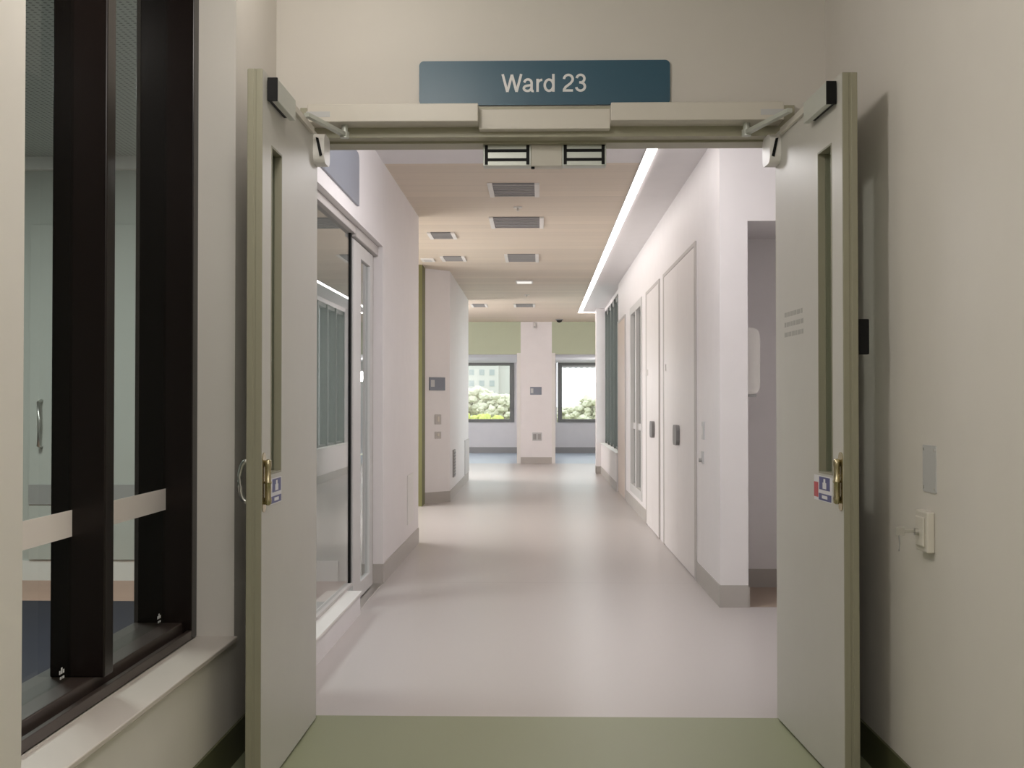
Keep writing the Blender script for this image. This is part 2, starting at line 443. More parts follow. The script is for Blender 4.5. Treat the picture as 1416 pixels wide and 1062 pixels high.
# ------------------------------------------------------------------ over the door
def operator(x0, x1, px, tip, label):
    o = thing('door_operator', ((x0+x1)/2, 4.53, 2.159), label, 'door operator')
    m = MB(); m.box(x0, x1, 4.40, 4.53, 2.159, 2.224, .003); m.build('cover', 'cover', o)
    xe = x0+.008 if px < 0 else x1-.008
    m = MB(); m.box(xe-.012 if px < 0 else xe-.075, xe+.075 if px < 0 else xe+.012, 4.3985, 4.40, 2.176, 2.196); m.build('maker_plate', 'plate', o)
    m = MB(); m.tube([(px, 4.455, 2.160), (px, 4.455, 2.122)], .012, 14); m.build('spindle', 'alu', o)
    m = MB(); t = Vector(tip)-Vector((px, 4.455, 2.124))
    a = Vector((px, 4.455, 2.124)); b = Vector(tip); n = Vector((t.y, -t.x, 0)).normalized()*.011
    h = Vector((0, 0, .007))
    vs = [m.bm.verts.new(p) for p in (a+n-h, a-n-h, b-n*.8-h, b+n*.8-h, a+n+h, a-n+h, b-n*.8+h, b+n*.8+h)]
    for f in ((0, 1, 2, 3), (7, 6, 5, 4), (0, 4, 5, 1), (1, 5, 6, 2), (2, 6, 7, 3), (3, 7, 4, 0)): m.bm.faces.new([vs[i] for i in f])
    m.tube([(a.x, a.y, a.z-.012), (a.x, a.y, a.z+.010)], .017, 14)
    m.build('arm', 'alu', o)
    return o
operator(-.84, -.223, -.713, (-.798, 4.17, 2.131), 'cream automatic door operator box over the left leaf')
operator(.254, .872, .747, (.842, 4.15, 2.133), 'cream automatic door operator box over the right leaf')
m = MB(); m.box(-.223, .254, 4.455, 4.53, 2.142, 2.214, .002).box(-.223, .254, 4.515, 4.53, 2.214, 2.238)
tag(m.build('cover_panel', 'cover'), 'plain cream infill cover between the two door operators', 'cover panel')

sg = thing('ward_sign', (.0155, 4.53, 2.245), 'slate blue wall sign reading Ward 23 above the doorway', 'sign')
m = MB(); m.rrect(1, 4.518, 4.53, -.447, .478, 2.245, 2.409, .018); m.build('board', 'signblue', sg)
# grotesque letters drawn as even strokes (unit: cap height = 1)
def arc(cx, cy, rx, ry, a0, a1, n=18):
    return [(cx+rx*math.cos(math.radians(a0+(a1-a0)*k/n)), cy+ry*math.sin(math.radians(a0+(a1-a0)*k/n))) for k in range(n+1)]
SW = .132; hw = SW/2
GL = {
 'W': (1.05, [[(.04, 1), (.285, 0)], [(.285, 0), (.525, .97)], [(.525, .97), (.765, 0)], [(.765, 0), (1.01, 1)]]),
 'a': (.62, [[(.07, .53)]+arc(.27, .50, .19, .20, 165, 0, 14)+[(.46, .42), (.46, .13)]+arc(.555, .115, .095, .075, 180, 280, 8),
             [(.46, .40), (.40, .375), (.24, .345)]+arc(.24, .20, .185, .145, 90, 270, 12)+[(.30, .058), (.40, .11), (.455, .21)]]),
 'r': (.38, [[(.11, .73), (.11, 0)], [(.11, .38)]+arc(.35, .42, .24, .25, 175, 88, 8)]),
 'd': (.62, [[(.515, 1), (.515, 0)], arc(.29, .365, .225, .315, 0, 360, 30)]),
 ' ': (.30, []),
 '2': (.60, [arc(.295, .70, .225, .24, 178, -25, 18)+[(.40, .46), (.16, .27), (.075, .13), (.07, hw), (.535, hw)]]),
 '3': (.60, [arc(.29, .725, .20, .215, 172, -75, 16)+[(.30, .515), (.22, .515)], [(.22, .515), (.30, .515)]+arc(.29, .28, .225, .225, 75, -172, 18)]),
}
def ribbon(bm, path, f):
    n = len(path); L = []; R = []
    closed = (Vector(path[0])-Vector(path[-1])).length < 1e-4
    if closed: path = path[:-1]; n -= 1
    for i in range(n):
        p = Vector(path[i])
        a = Vector(path[i-1]) if (i or closed) else p; c = Vector(path[(i+1) % n]) if (i < n-1 or closed) else p
        d1 = (p-a).normalized() if (p-a).length > 1e-6 else None; d2 = (c-p).normalized() if (c-p).length > 1e-6 else None
        d1 = d1 or d2; d2 = d2 or d1
        t = (d1+d2).normalized(); nn = Vector((-t.y, t.x)); k = hw/max(.5, abs(nn.dot(Vector((-d1.y, d1.x)))))
        L.append(p+nn*k); R.append(p-nn*k)
    V = [[bm.verts.new(f(q.x, q.y, z)) for q in side] for z in (0, 1) for side in (L, R)]
    for i in range(n if closed else n-1):
        j = (i+1) % n
        bm.faces.new((V[0][i], V[0][j], V[1][j], V[1][i])); bm.faces.new((V[2][i], V[3][i], V[3][j], V[2][j]))
        bm.faces.new((V[0][i], V[2][i], V[2][j], V[0][j])); bm.faces.new((V[1][i], V[1][j], V[3][j], V[3][i]))
    if not closed:
        for i in (0, n-1): bm.faces.new((V[0][i], V[1][i], V[3][i], V[2][i]))
TXT = 'Ward 23'
sp_ = .04
tot = sum(GL[c][0]+sp_ for c in TXT)-sp_
CH = .066; XS = .312/(tot*CH)
x = 0
for ch in TXT:
    wd, strokes = GL[ch]
    if strokes:
        m = MB()
        for k, st in enumerate(strokes):
            ribbon(m.bm, st, lambda u, v, z, x=x, k=k: (-.141+(x+u)*CH*XS, 4.5179-(.0008+.0004*k)*z, 2.293+v*CH))
        m.build('letter', 'letter', sg)
    x += wd+sp_

def maglock(x0, x1, label):
    o = thing('magnetic_lock', ((x0+x1)/2, 4.63, 2.036), label, 'magnetic lock', 'magnetic locks under the door head')
    m = MB(); m.box(x0, x1, 4.60, 4.66, 2.036, 2.114, .002); m.build('body', 'alu', o)
    for a in (x0+.006, x1-.018):
        m = MB(); m.box(a, a+.012, 4.597, 4.603, 2.04, 2.113); m.build('end_cap', 'black', o)
    m = MB(); m.box(x0+.018, x1-.018, 4.598, 4.602, 2.087, 2.098).box(x0+.018, x1-.018, 4.598, 4.602, 2.053, 2.064); m.build('magnet_strip', 'black', o)
maglock(-.214, -.034, 'aluminium magnetic lock with black lines, left of the centre box')
maglock(.082, .248, 'aluminium magnetic lock with black lines, right of the centre box')
o = thing('lock_housing', (.024, 4.63, 2.03), 'plain pale box between the two magnetic locks', 'housing')
m = MB(); m.box(-.034, .082, 4.598, 4.66, 2.034, 2.114, .002); m.build('body', 'cover', o)
m = MB(); m.tube([(-.027, 4.615, 2.036), (-.027, 4.615, 2.026)], .007, 10); m.build('push_stud', 'black', o)

# ------------------------------------------------------------------ right lobby wall: plate and key switch
o = thing('wall_plate', (1.05, 3.34, .90), 'pale grey plate with corner screws above the key switch', 'wall plate')
m = MB(); m.rrect(0, 1.047, 1.05, 3.285, 3.395, .905, 1.032, .004); m.build('plate', 'plate', o)
for y in (3.295, 3.385):
    for z in (.917, 1.02):
        m = MB(); m.tube([(1.0475, y, z), (1.0455, y, z)], .004, 10); m.build('screw', 'steel', o)
o = thing('key_switch', (1.05, 3.35, .745), 'cream key switch with a key in it, below the grey plate', 'switch')
m = MB(); m.box(1.028, 1.05, 3.30, 3.40, .745, .855, .004); m.build('switch_box', 'cover', o)
m = MB(); m.box(1.022, 1.028, 3.315, 3.385, .76, .84, .003); m.build('face_plate', 'cover', o)
m = MB(); m.tube([(1.022, 3.355, .798), (1.012, 3.355, .798)], .010, 14); m.build('barrel', 'steel', o)
m = MB(); m.box(.985, 1.012, 3.353, 3.357, .795, .802).box(.962, .985, 3.3535, 3.3565, .787, .810, .001); k = m.build('key', 'steel', o)
m = MB(); m.tube([(.970, 3.355, .790), (.972, 3.355, .765), (.970, 3.355, .745)], .0018, 6); m.build('key_cord', 'grey', k)

# ------------------------------------------------------------------ corridor beyond the doors
m = MB()
m.box(-1.095, 1.8, 4.51, 10.0, -.1, 0).box(-3.2, 1.8, 10.0, 23.3, -.1, 0)
tag(m.build('floor.003', 'beige', kind='structure'), 'pale pinkish beige vinyl floor of the ward corridor', 'floor')
struct('floor.004', [(-3.2, 1.8, 23.3, 28.3, -.1, 0)], 'skyf', 'floor of the far window bays, sky reflection put into its blue grey colour', 'floor')
struct('ceiling.002', [(-1.4, 1.9, 4.6, 7.85, CC, CC+.1), (.64, 1.9, 7.85, 15.93, CC, CC+.1), (.64, 1.35, 15.93, 20.3, CC, CC+.1), (.64, 1.9, 20.3, 20.86, CC, CC+.1)], 'ceil', 'white plaster ceiling along the right side of the corridor', 'ceiling')
m = MB(); m.box(-1.2, .64, 7.85, 10.0, CC, CC+.1).box(-3.2, .64, 10.0, 20.86, CC, CC+.1).box(-3.2, 1.9, 20.86, 23.3, CC, CC+.1)
tag(m.build('ceiling.003', 'timber', kind='structure'), 'pale timber board ceiling over the corridor', 'ceiling')

# left side: glazed screen, sliding glass door, wall
struct('wall_left.002', [(-1.095, -1.0, 4.68, 4.9, 0, CC), (-1.095, -1.0, 4.9, 7.79, 2.14, CC), (-1.095, -1.0, 7.79, 10.08, 0, CC),
                         (-1.095, -.975, 4.68, 6.66, 0, .112)],
       'wall_c', 'white corridor wall with the glazed screen and sliding door', 'wall')
struct('wall_left.003', [(-3.2, -1.095, 8.0, 10.08, 0, CC)], 'wall_c', 'white return wall at the end of the left corridor wall', 'wall')
struct('baseboard_left.001', [(-1.0, -.994, 7.79, 10.08, 0, .125)], 'base', 'grey beige skirting on the left corridor wall', 'baseboard')
struct('baseboard_left.002', [(-1.095, -1.0, 7.78, 7.79, 0, .125)], 'base', 'grey skirting return beside the sliding door', 'baseboard')
m = MB(); m.box(-1.09, -.965, 4.68, 6.66, .112, .128, .003)
tag(m.build('trim_4', 'white', kind='structure'), 'white low sill under the corridor glass screen', 'window sill')
w = thing('window_2', (-1.065, 5.8, .128), 'floor to head glass screen on the left of the corridor', 'window', kind='structure')
m = MB(); m.box(-1.09, -1.035, 4.9, 6.86, 2.095, 2.14, .002).box(-1.09, -1.035, 4.9, 4.95, .128, 2.095, .002).box(-1.085, -1.045, 4.95, 6.84, .128, .145, .002); m.build('window_frame', 'gframe', w)
m = MB(); m.box(-1.07, -1.062, 4.95, 6.82, .145, 2.095); m.build('pane', 'glassd', w)
m = MB(); m.box(-1.075, -1.055, 6.82, 6.86, .128, 2.095, .001); m.build('gasket', 'black', w)
d = thing('door_4', (-1.065, 7.3, 0), 'framed sliding glass door beside the corridor glass screen', 'door', kind='structure')
m = MB(); m.box(-1.085, -1.048, 6.875, 7.16, .01, 2.07, .003); m.build('stile', 'lframe', d)
m = MB(); m.box(-1.085, -1.05, 7.56, 7.68, .01, 2.07, .003); m.build('stile', 'lframe', d)
m = MB(); m.box(-1.085, -1.05, 7.16, 7.56, 1.99, 2.07, .003).box(-1.085, -1.05, 7.16, 7.56, .01, .10, .003); m.build('rail', 'lframe', d)
m = MB(); m.box(-1.072, -1.064, 7.16, 7.56, .10, 1.99); m.build('pane', 'glassd', d)
m = MB(); m.box(-1.09, -1.03, 6.86, 7.79, 2.08, 2.14, .002).box(-1.09, -1.06, 7.70, 7.79, 0, 2.08, .002); m.build('door_frame', 'gframe', d)
m = MB(); m.box(-1.085, -1.0, 6.67, 7.78, 0, .004); m.build('threshold', 'steel', d)

o = thing('wall_sign', (-1.0, 6.0, 2.22), 'large blue grey sign panel above the left glass screen', 'sign')
m = MB()
pts = [(5.2, 2.22), (6.683, 2.22)] + [(6.683-.05+.05*math.cos(t), 2.505-.05+.05*math.sin(t)) for t in [math.pi/2*k/6 for k in range(7)]] + [(5.2, 2.505)]
m.prism(pts, 0, -1.0, -.988); m.build('board', 'signgrey', o)
m = MB(); m.box(-1.0, -.994, 9.24, 9.64, .225, .60, .002)  # plain white slab on the wall face
tag(m.build('pale_panel', 'white'), 'narrow white panel low on the left corridor wall', 'access panel')

# block standing further down on the left
m = MB(); m.prism([(-1.31, 13.97), (-1.05, 14.27), (-1.07, 18.3), (-3.2, 18.3), (-3.2, 13.97)], 2, 0, CC)
tag(m.build('wall_left.004', 'wall_c', kind='structure'), 'white projecting wall block further along on the left', 'wall')
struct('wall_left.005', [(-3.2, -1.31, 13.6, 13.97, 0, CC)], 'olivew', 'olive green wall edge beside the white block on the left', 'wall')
m = MB(); m.prism([(-1.31, 13.962), (-1.044, 14.267), (-1.064, 18.3), (-1.07, 18.3), (-1.05, 14.27), (-1.31, 13.97)], 2, 0, .125)
tag(m.build('baseboard_left.003', 'base', kind='structure'), 'grey skirting around the white block', 'baseboard')
struct('wall_left.006', [(-3.3, -3.2, 10.0, 28.3, 0, CC)], 'wall_c', 'white side wall beyond the left openings', 'wall')

th = math.atan2(.30, .26); ux, uy = math.cos(th), math.sin(th)
def block_tf(u, n, z): return (-1.31+ux*u+uy*n, 13.97+uy*u-ux*n, z)
o = thing('room_sign', (*block_tf(.17, 0, 0)[:2], 1.29), 'small slate sign on the white block, above two switches', 'sign')
m = MB(block_tf); m.box(.06, .31, 0, .012, 1.29, 1.44, .002); m.build('board', 'signgrey', o)
m = MB(block_tf); m.box(.08, .14, .012, .0126, 1.33, 1.41); m.build('symbol_panel', 'plate', o)
for z0, z1, lb in ((.90, 1.01, 'upper light switch under the small sign on the white block'), (.735, .815, 'lower light switch under the small sign on the white block')):
    o = thing('light_switch', (*block_tf(.2, 0, 0)[:2], z0), lb, 'switch', 'switches on the white block')
    m = MB(block_tf); m.box(.15, .25, 0, .008, z0, z1, .002); m.build('plate', 'gframe', o)
    m = MB(block_tf); m.box(.185, .215, .008, .013, z0+.03, z1-.02, .001); m.build('rocker', 'cover', o)
o = thing('wall_grille', (-1.052, 14.9, .25), 'small dark grey grille low on the side of the white block', 'grille')
m = MB(); m.box(-1.054, -1.036, 14.75, 15.05, .25, .58, .003); m.build('frame', 'grey', o)
m = MB()
for k in range(8): m.box(-1.036, -1.032, 14.77, 15.03, .27+k*.037, .292+k*.037)
m.build('slat', 'grille', o)
m = MB(); m.box(-1.068, -1.055, 17.3, 18.29, .13, .62, .002)
tag(m.build('crash_panel', 'lframe'), 'grey crash panel low at the far end of the white block', 'wall panel')

# right side
RX = 1.01
struct('wall_right.001', [(RX, 1.166, 6.93, 12.19, 0, CC), (RX, 1.166, 13.79, 15.93, 0, CC), (RX, 1.166, 12.19, 13.79, 0, .17), (RX, 1.166, 12.19, 13.79, 2.2, CC),
                          (1.166, 1.8, 6.93, 7.07, 2.17, CC)],
       'wall_c', 'white corridor wall with the service cupboard doors on the right', 'wall')
struct('wall_right.002', [(1.166, 1.8, 7.69, 7.8, 0, CC), (1.166, 1.8, 7.07, 7.69, 2.17, CC)], 'wall_c', 'back wall of the small recess on the right', 'wall')
struct('wall_right.003', [(1.8, 1.9, 4.6, 15.9, 0, CC), (1.166, 1.9, 15.83, 15.93, 0, CC), (1.8, 1.9, 20.3, 23.3, 0, CC), (1.35, 1.9, 20.2, 20.3, 0, CC)], 'wall_c', 'outer wall on the right of the corridor', 'wall')
struct('wall_right.004', [(.985, 1.10, 15.93, 19.95, 0, .485), (.91, 1.35, 19.95, 20.3, 0, CC), (1.05, 1.35, 15.93, 19.95, 2.62, CC)], 'wall_c', 'white low wall and pier around the far right window', 'wall')
struct('baseboard_right.001', [(RX-.006, RX, 6.93, 8.0, 0, .125), (RX-.006, 1.166, 6.924, 6.93, 0, .125), (RX-.006, RX, 11.75, 14.5, 0, .125)], 'base', 'grey skirting on the right corridor wall and its end', 'baseboard')
struct('baseboard_right.002', [(1.166, 1.8, 7.682, 7.69, 0, .115), (1.166, 1.174, 6.93, 7.69, 0, .115)], 'base', 'grey skirting inside the right recess', 'baseboard')
struct('baseboard_right.003', [(.979, .985, 15.93, 19.95, 0, .12), (.904, .91, 19.944, 20.3, 0, .12), (.904, 1.35, 19.944, 19.95, 0, .12)], 'base', 'grey skirting along the low wall of the far right window', 'baseboard')
struct('floor.005', [(1.166, 1.8, 6.95, 7.69, -.02, .001)], 'brownf', 'brown floor inside the right recess', 'floor')

def cupboard(name, y0, y1, hy, label, mat='door_w', leaves=2):
    d = thing(name, (RX, (y0+y1)/2, 0), label, 'door', kind='structure')
    m = MB(); fw = .07
    m.box(RX-.010, RX, y0-fw, y0, 0, 2.165+fw*.4, .001).box(RX-.010, RX, y1, y1+fw, 0, 2.165+fw*.4, .001).box(RX-.010, RX, y0, y1, 2.165, 2.165+fw*.4, .001)
    m.build('door_frame', 'gframe', d)
    ym = (y0+y1)/2
    spans = [(y0+.004, ym-.002), (ym+.002, y1-.004)] if leaves == 2 else [(y0+.004, y1-.004)]
    for a, b in spans:
        m = MB(); m.box(RX-.008, RX, a, b, .012, 2.162, .001); lf = m.build('leaf', mat, d)
    if hy:
        m = MB(); m.rrect(0, RX-.034, RX-.008, hy-.12, hy+.12, .84, .985, .05); m.build('handle', 'grille', d)
        m = MB(); m.box(RX-.016, RX-.008, y1-.17, y1-.11, 1.40, 1.455, .002); m.build('indicator', 'white', d)
    return d
cupboard('door_5', 8.02, 9.98, 8.975, 'nearest tall off white service cupboard doors on the right wall')
cupboard('door_6', 10.45, 11.62, 10.9, 'second tall off white service cupboard doors further along the right wall')
cupboard('door_7', 14.6, 15.85, None, 'pinkish beige flush door past the right glazed panel', 'door_b', 1)

w = thing('window_3', (RX, 13, .17), 'tall white framed glazed panel in the right corridor wall', 'window', kind='structure')
m = MB()
m.box(RX-.008, 1.10, 12.19, 12.30, .17, 2.2, .002).box(RX-.008, 1.10, 13.68, 13.79, .17, 2.2, .002).box(RX-.008, 1.10, 12.30, 13.68, 2.12, 2.2, .002).box(RX-.008, 1.10, 12.30, 13.68, .17, .26, .002)
m.box(RX-.004, 1.10, 12.95, 13.07, .26, 2.12, .002); m.build('window_frame', 'lframe', w)
m = MB(); m.box(RX+.02, 1.08, 12.30, 13.68, .86, .93, .002); m.build('transom', 'lframe', w)
for a, b in ((12.30, 12.95), (13.07, 13.68)):
    m = MB(); m.box(RX+.03, RX+.038, a, b, .26, 2.12); m.build('pane', 'glass', w)

w = thing('window_4', (1.12, 18, .485), 'dark framed window in the far right bay of the corridor', 'window', kind='structure')
m = MB()
MY = [15.98+.774*k for k in range(6)]
for q in MY: m.box(1.05, 1.17, q-.035, q+.035, .485, 2.62, .003)
m.box(1.07, 1.17, 15.95, 19.95, .485, .53, .003).box(1.07, 1.17, 15.95, 19.95, 2.56, 2.62, .003); m.build('window_frame', 'gmetal', w)
for a, b in zip(MY, MY[1:]):
    m = MB(); m.box(1.125, 1.133, a+.035, b-.035, .53, 2.56); m.build('pane', 'glass', w)
m = MB(); m.box(.975, 1.10, 15.93, 19.95, .485, .50, .003)
tag(m.build('trim_5', 'white', kind='structure'), 'white sill of the far right corridor window', 'window sill')

# small fittings on the right
o = thing('soap_dispenser', (1.206, 7.1, 1.19), 'white rounded dispenser on the recess wall beside the right door leaf', 'dispenser')
m = MB(); m.rrect(1, 7.02, 7.16, 1.10, 1.25, 1.195, 1.575, .05)
for v in m.bm.verts: v.co.x = max(v.co.x, 1.166)
m.build('housing', 'white', o)
m = MB(); m.box(1.19, 1.235, 7.05, 7.13, 1.18, 1.197, .004); m.build('nozzle', 'plate', o)
o = thing('light_switch', (RX, 7.63, .92), 'upper pale switch plate beside the nearest cupboard door', 'switch', 'switch plates by the cupboard')
m = MB(); m.box(RX-.008, RX, 7.58, 7.67, .92, 1.03, .002); m.build('plate', 'plate', o)
m = MB(); m.box(RX-.012, RX-.008, 7.61, 7.64, .95, 1.0, .001); m.build('rocker', 'white', o)
o = thing('key_switch', (RX, 7.66, .77), 'small switch with dark knob below the upper plate by the cupboard', 'switch')
m = MB(); m.box(RX-.008, RX, 7.62, 7.70, .77, .845, .002); m.build('plate', 'plate', o)
m = MB(); m.tube([(RX-.008, 7.66, .79), (RX-.026, 7.66, .79)], .012, 12); m.build('knob', 'grey', o)

# linear light along the edge of the plaster ceiling
o = thing('strip_light', (.67, 12.9, CC), 'long bright linear light running down the corridor ceiling', 'light')
m = MB(); m.box(.640, .704, 5.0, 20.74, CC-.008, CC-.001).box(.640, 1.0, 20.74, 20.86, CC-.008, CC-.001); m.build('diffuser', 'strip', o)
m = MB(); m.box(.634, .640, 5.0, 20.866, CC-.012, CC-.001); m.build('edge_profile', 'lframe', o)

# grilles in the timber ceiling
GR = [(-.37, -.005, 8.55, 9.07, 'nearest grey grille in the timber ceiling, with white end caps'),
      (-.425, .03, 10.11, 10.71, 'second grey grille from the doors in the middle of the timber ceiling'),
      (-1.02, -.77, 11.0, 11.4, 'small grey ceiling grille nearest the end of the left corridor wall'),
      (-.372, -.015, 12.63, 13.28, 'third grey grille from the doors in the middle of the timber ceiling'),
      (-1.05, -.79, 12.8, 13.2, 'small grey ceiling grille in front of the top of the white block'),
      (-.413, -.08, 19.0, 19.58, 'far grey ceiling grille above the white column'),
      (-1.085, -.83, 18.98, 19.56, 'far grey ceiling grille just past the white block')]
for x0, x1, y0, y1, lb in GR:
    o = thing('ceiling_grille', ((x0+x1)/2, (y0+y1)/2, CC), lb, 'grille', 'grilles in the timber ceiling')
    c = .035
    m = MB(); m.box(x0+c, x1-c, y0, y1, CC-.008, CC, .001); m.build('panel', 'grille', o)
    for a, b in ((x0, x0+c), (x1-c, x1)):
        m = MB(); m.box(a, b, y0-.005, y1+.005, CC-.014, CC, .002); m.build('end_cap', 'white', o)
    m = MB()
    n = 7
    for k in range(n):
        yy = y0+(k+.5)*(y1-y0)/n; m.box(x0+c, x1-c, yy-.01, yy+.01, CC-.012, CC-.008)
    m.build('slat', 'grey', o)
o = thing('ceiling_vent', (-1.2, 13.1, CC), 'small white vent high beside the top left of the white block', 'vent')
m = MB(); m.box(-1.27, -1.13, 13.0, 13.25, CC-.012, CC, .002); m.build('frame', 'white', o)
m = MB(); m.box(-1.24, -1.16, 13.03, 13.22, CC-.014, CC-.012); m.build('face', 'lframe', o)
o = thing('ceiling_light', (-.2, 15.45, CC), 'small flat white ceiling light half way along the timber ceiling', 'light')
m = MB(); m.box(-.306, -.091, 15.3, 15.6, CC-.02, CC, .003); m.build('housing', 'white', o)
m = MB(); m.box(-.29, -.107, 15.32, 15.58, CC-.023, CC-.02); m.build('diffuser', emit('small_led_diffuser', (1, .95, .88), 1.0), o)
def sprinkler(x, y, lb):
    o = thing('sprinkler_head', (x, y, CC), lb, 'sprinkler', 'sprinkler heads')
    m = MB(); m.tube([(x, y, CC+.004), (x, y, CC-.008)], .035, 16); m.build('rose', 'white', o)
    m = MB(); m.tube([(x, y, CC-.008), (x, y, CC-.03), (x, y, CC-.032)], [.008, .008, .018], 12); m.build('nozzle', 'steel', o)
sprinkler(-.175, 9.6, 'white sprinkler head between the first two ceiling grilles')
sprinkler(-.19, 17.4, 'small sprinkler head beyond the flat ceiling light')
o = thing('dome_camera', (.35, 22.5, CC), 'dark dome camera on the ceiling just right of the white column', 'camera')
m = MB(); m.tube([(.35, 22.5, CC+.004), (.35, 22.5, CC-.02)], .07, 20); m.build('base', 'grey', o)
m = MB(); m.ball((.35, 22.5, CC-.02), .055, (1, 1, .8)); m.build('dome', 'black', o, smooth=True)

# ------------------------------------------------------------------ far end: column, green bulkheads, window bays
YE = 23.25
struct('wall_end', [(-.37, .22, YE, 28.2, 0, CC)], 'wall_c', 'white column between the two far window bays', 'wall')
struct('wall_end.001', [(-3.2, -.37, YE, YE+.15, 2.065, CC)], 'greenw', 'sage green wall above the left window bay', 'wall')
struct('wall_end.002', [(.22, 1.9, YE, YE+.15, 2.065, CC)], 'greenw', 'sage green wall above the right window bay', 'wall')
struct('ceiling.004', [(-3.2, -.37, YE+.15, 28.2, 2.065, 2.2), (.22, 1.9, YE+.15, 28.2, 2.065, 2.2)], 'ceil', 'low white soffit of the far window bays', 'ceiling')
struct('trim_6', [(-.44, -.37, YE-.01, YE+.16, 0, 2.09)], 'white', 'white upright trim left of the far column', 'trim')
struct('trim_7', [(.22, .285, YE-.01, YE+.16, 0, 2.09)], 'white', 'white upright trim right of the far column', 'trim')
struct('baseboard_end', [(-.37, .22, YE-.008, YE, 0, .12)], 'base', 'pale grey skirting on the far column', 'baseboard')
struct('wall_end.003', [(-3.2, -2.1, 28.2, 28.4, 0, 2.2), (-2.1, -.60, 28.2, 28.4, 0, .70), (-2.1, -.60, 28.2, 28.4, 2.12, 2.2), (-.60, -.37, 28.2, 28.4, 0, 2.2)],
       'wall_c', 'end wall below and beside the left far window', 'wall')
struct('wall_end.004', [(.22, .38, 28.2, 28.4, 0, 2.2), (.38, 1.75, 28.2, 28.4, 0, .70), (.38, 1.75, 28.2, 28.4, 2.12, 2.2), (1.75, 1.9, 28.2, 28.4, 0, 2.2)],
       'wall_c', 'end wall below and beside the right far window', 'wall')
struct('wall_right.005', [(1.9, 2.0, 23.3, 28.4, 0, CC)], 'wall_c', 'side wall of the right far window bay', 'wall')
struct('baseboard_end.001', [(-3.2, -.37, 28.19, 28.2, 0, .13), (.22, 1.9, 28.19, 28.2, 0, .13)], 'grey', 'dark grey skirting under the far windows', 'baseboard')
def far_window(name, x0, x1, label, blind):
    w = thing(name, ((x0+x1)/2, 28.25, .70), label, 'window', kind='structure')
    m = MB(); f = .10
    m.box(x0, x0+f, 28.17, 28.32, .70, 2.12, .004).box(x1-f, x1, 28.17, 28.32, .70, 2.12, .004)
    m.box(x0+f, x1-f, 28.17, 28.32, .70, .775, .004).box(x0+f, x1-f, 28.17, 28.32, 2.0, 2.12, .004)
    m.build('window_frame', paint('dark_grey_window_metal', (.20, .20, .19, 1), .4, bump=0), w)
    m = MB(); m.box(x0+f, x1-f, 28.25, 28.256, .775, 2.0); m.build('pane', 'glass', w)
    if blind:
        m = MB()
        n = 9; wd = (x1-x0-2*f)/n
        for k in range(n):
            a = x0+f+k*wd
            m.prism([(a, 2.0), (a+wd*.5, 1.955 if k % 2 else 1.935), (a+wd, 2.0)] if False else [(a, 2.0), (a, 1.965), (a+wd*.25, 1.945), (a+wd*.75, 1.945), (a+wd, 1.965), (a+wd, 2.0)], 1, 28.20, 28.206)
        m.build('valance', 'blind', w)
far_window('window_5', -2.1, -.60, 'bright window at the far end, left of the white column', False)
far_window('window_6', .40, 1.75, 'bright window at the far end, right of the white column', True)

o = thing('room_sign', (-.08, YE, 1.30), 'small slate blue sign on the far white column', 'sign')
m = MB(); m.box(-.19, .027, YE-.012, YE, 1.30, 1.448, .002); m.build('board', 'signgrey', o)
m = MB(); m.box(-.18, -.13, YE-.0126, YE-.012, 1.33, 1.42); m.build('symbol_panel', 'plate', o)
o = thing('wall_outlet', (-.06, YE, .425), 'double grey outlet plate low on the far white column', 'outlet')
m = MB(); m.box(-.15, .027, YE-.01, YE, .43, .587, .003); m.build('plate', 'plate', o)
for a, b in ((-.135, -.075), (-.045, .012)):
    m = MB(); m.box(a, b, YE-.014, YE-.01, .455, .56, .002); m.build('socket', 'grey', o)
o = thing('motion_sensor', (-.1, YE, 2.52), 'small white sensor at the top of the far white column', 'sensor')
m = MB(); m.box(-.13, -.08, YE-.05, YE+.003, 2.55, 2.66, .012); m.build('housing', 'white', o)
m = MB(); m.ball((-.105, YE-.05, 2.575), .018); m.build('lens', 'plate', o, smooth=True)

# ------------------------------------------------------------------ outside
struct('ground', [(-60, 60, 28.6, 330, -.6, -.5)], 'lawn', 'bright lawn outside the far windows', 'ground')
struct('ground.001', [(1.95, 60, 10, 28.6, -.6, -.5)], 'bldg', 'grey paving outside the right hand windows', 'ground')
b = thing('apartment_building', (-25, 310, -.5), 'pale multi storey building seen through the left far window', 'building')
m = MB(); m.box(-40, -10.2, 300, 320, -.5, 32); m.build('wall', 'bldg', b)
m = MB(); m.box(-10.2, -7.3, 302, 320, -.5, 30); m.build('stair_tower', 'bldg', b)
for i in range(4):
    for k in range(4):
        m = MB(); x = -19.9+i*2.5; z = 2.5+k*2.7
        m.box(x, x+1.25, 299.9, 300.1, z, z+1.4); m.build('window', 'bwin', b)
o = thing('hedge', (-2.0, 40, -.5), 'low lime green hedge at the foot of the left far window view', 'hedge')
m = MB()
r = random.Random(8)
for k in range(70):
    g = bmesh.ops.create_icosphere(m.bm, subdivisions=2, radius=r.uniform(.1, .2))
    c = Vector((r.uniform(-3.2, -1.35), 40+r.uniform(-.25, .25), r.uniform(-.35, .66)))
    for v in g['verts']: v.co = v.co*(1+r.uniform(-.2, .2))+c
m.box(-3.25, -1.3, 39.8, 40.2, -.5, .62, .05)
m.build('foliage', 'hedge', o)
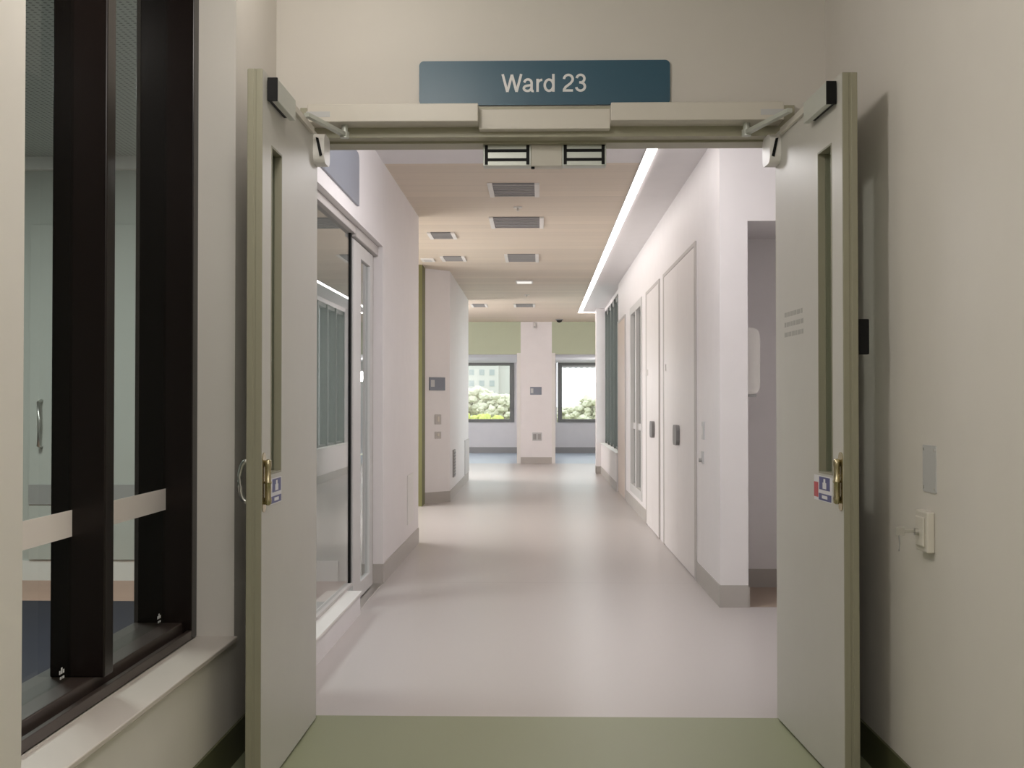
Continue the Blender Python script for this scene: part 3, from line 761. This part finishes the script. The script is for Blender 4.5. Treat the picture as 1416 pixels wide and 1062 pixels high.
def tree(x, y, h, w, sd, label):
    o = thing('leafy_tree', (x, y, -.5), label, 'tree', 'trees outside the far windows')
    m = MB(); m.tube([(x, y, -.5), (x+.05, y, h*.5), (x, y, h*.75)], [.16, .12, .06], 10); m.build('trunk', 'bark', o, smooth=True)
    m = MB(); r = random.Random(sd)
    for k in range(150):
        t = r.uniform(0, 2*math.pi); q = w*math.sqrt(r.random()); z = h*(.35+.62*r.random())
        q *= 1.15-.7*abs(z/h-.6)
        s_ = r.uniform(.10, .22)*w
        g = bmesh.ops.create_icosphere(m.bm, subdivisions=2, radius=s_)
        for v in g['verts']:
            j = 1+r.uniform(-.22, .22); v.co = Vector((x+q*math.cos(t)+v.co.x*j, y+q*math.sin(t)+v.co.y*j, z+v.co.z*j*.8))
    m.build('crown', 'leafg', o)
tree(-3.0, 50, 1.75, 1.1, 1, 'low pale tree in front of the building, left through the left far window')
tree(-1.5, 47, 1.45, .8, 2, 'low pale tree in front of the building, right through the left far window')
tree(2.2, 46, 1.35, .8, 3, 'low pale tree through the right far window')
tree(1.2, 52, .95, .6, 4, 'smallest low tree, left through the right far window')

# ------------------------------------------------------------------ light
def area(name, loc, sx, sy, power, col, rot=(0, 0, 0)):
    l = bpy.data.lights.new(name, 'AREA'); l.shape = 'RECTANGLE'; l.size = sx; l.size_y = sy; l.energy = power; l.color = col
    o = bpy.data.objects.new(name, l); C.objects.link(o); o.location = loc; o.rotation_euler = rot
    return o
def lamp(name, loc, power, col, r=.15):
    l = bpy.data.lights.new(name, 'POINT'); l.energy = power; l.color = col; l.shadow_soft_size = r
    o = bpy.data.objects.new(name, l); C.objects.link(o); o.location = loc
    return o
lamp('lobby_ceiling_lamp', (-.62, 3.98, 2.68), 2.3, (1, .93, .84), .08)
lamp('lobby_ceiling_lamp', (-.58, 2.65, 2.62), 26, (1, .955, .89), .14)
area('lobby_ceiling_lamp', (.05, .3, LC-.02), .6, 1.2, 36, (1, .97, .92))
lamp('added_corridor_fill', (.1, 6.0, 2.5), 29, (1, .97, .98), .15)  # unseen point light added to brighten the near corridor walls
area('added_corridor_fill', (.1, 6.0, CC-.02),   .9, 1.2, 5, (1, .97, .98))  # soft downward light added beside it, no fitting
area('added_room_fill', (-2.9, 5.4, 2.72), .6, 1.2, 74, (.97, 1, .98))  # unseen light added to lift the room behind the glass
area('added_side_fill', (-3.15, 11.9, 1.15), 1.5, 3.0, 175, (1, .985, .975), (0, math.radians(-62), 0))  # large emitter added out of view to brighten the middle of the corridor
lamp('added_end_fill', (-2.7, 18.9, 1.7), 105, (1, .98, .98), .2)  # added point light hidden behind the white block, brightens the far end
lamp('added_bay_fill', (-2.7, 25.6, 1.7), 40, (1, .98, .97), .15)  # added fill out of view, brightens the left bay
lamp('added_bay_fill', (1.6, 25.6, 1.7), 22, (1, .98, .97), .1)  # added fill out of view, brightens the right bay
lamp('added_end_fill', (1.55, 21.3, 1.9), 10, (1, .98, .98), .2)  # weak added fill hidden past the right pier

W = bpy.data.worlds.new('World'); S.world = W; W.use_nodes = True
bg = W.node_tree.nodes['Background']; bg.inputs[0].default_value = (.92, .96, 1.0, 1); bg.inputs[1].default_value = 2.9

# ------------------------------------------------------------------ camera
cam = bpy.data.cameras.new('camera'); co = bpy.data.objects.new('camera', cam); C.objects.link(co)
cam.sensor_width = 36; cam.lens = 36*1700/1416; cam.clip_start = .05; cam.clip_end = 500
co.location = (0, 0, 1.146); co.rotation_euler = (math.radians(90+.88), 0, math.atan(39/1700))
S.camera = co
S.view_settings.view_transform = 'Standard'; S.view_settings.look = 'None'
S.view_settings.gamma = 1; S.view_settings.use_curve_mapping = False
S.view_settings.exposure = 0
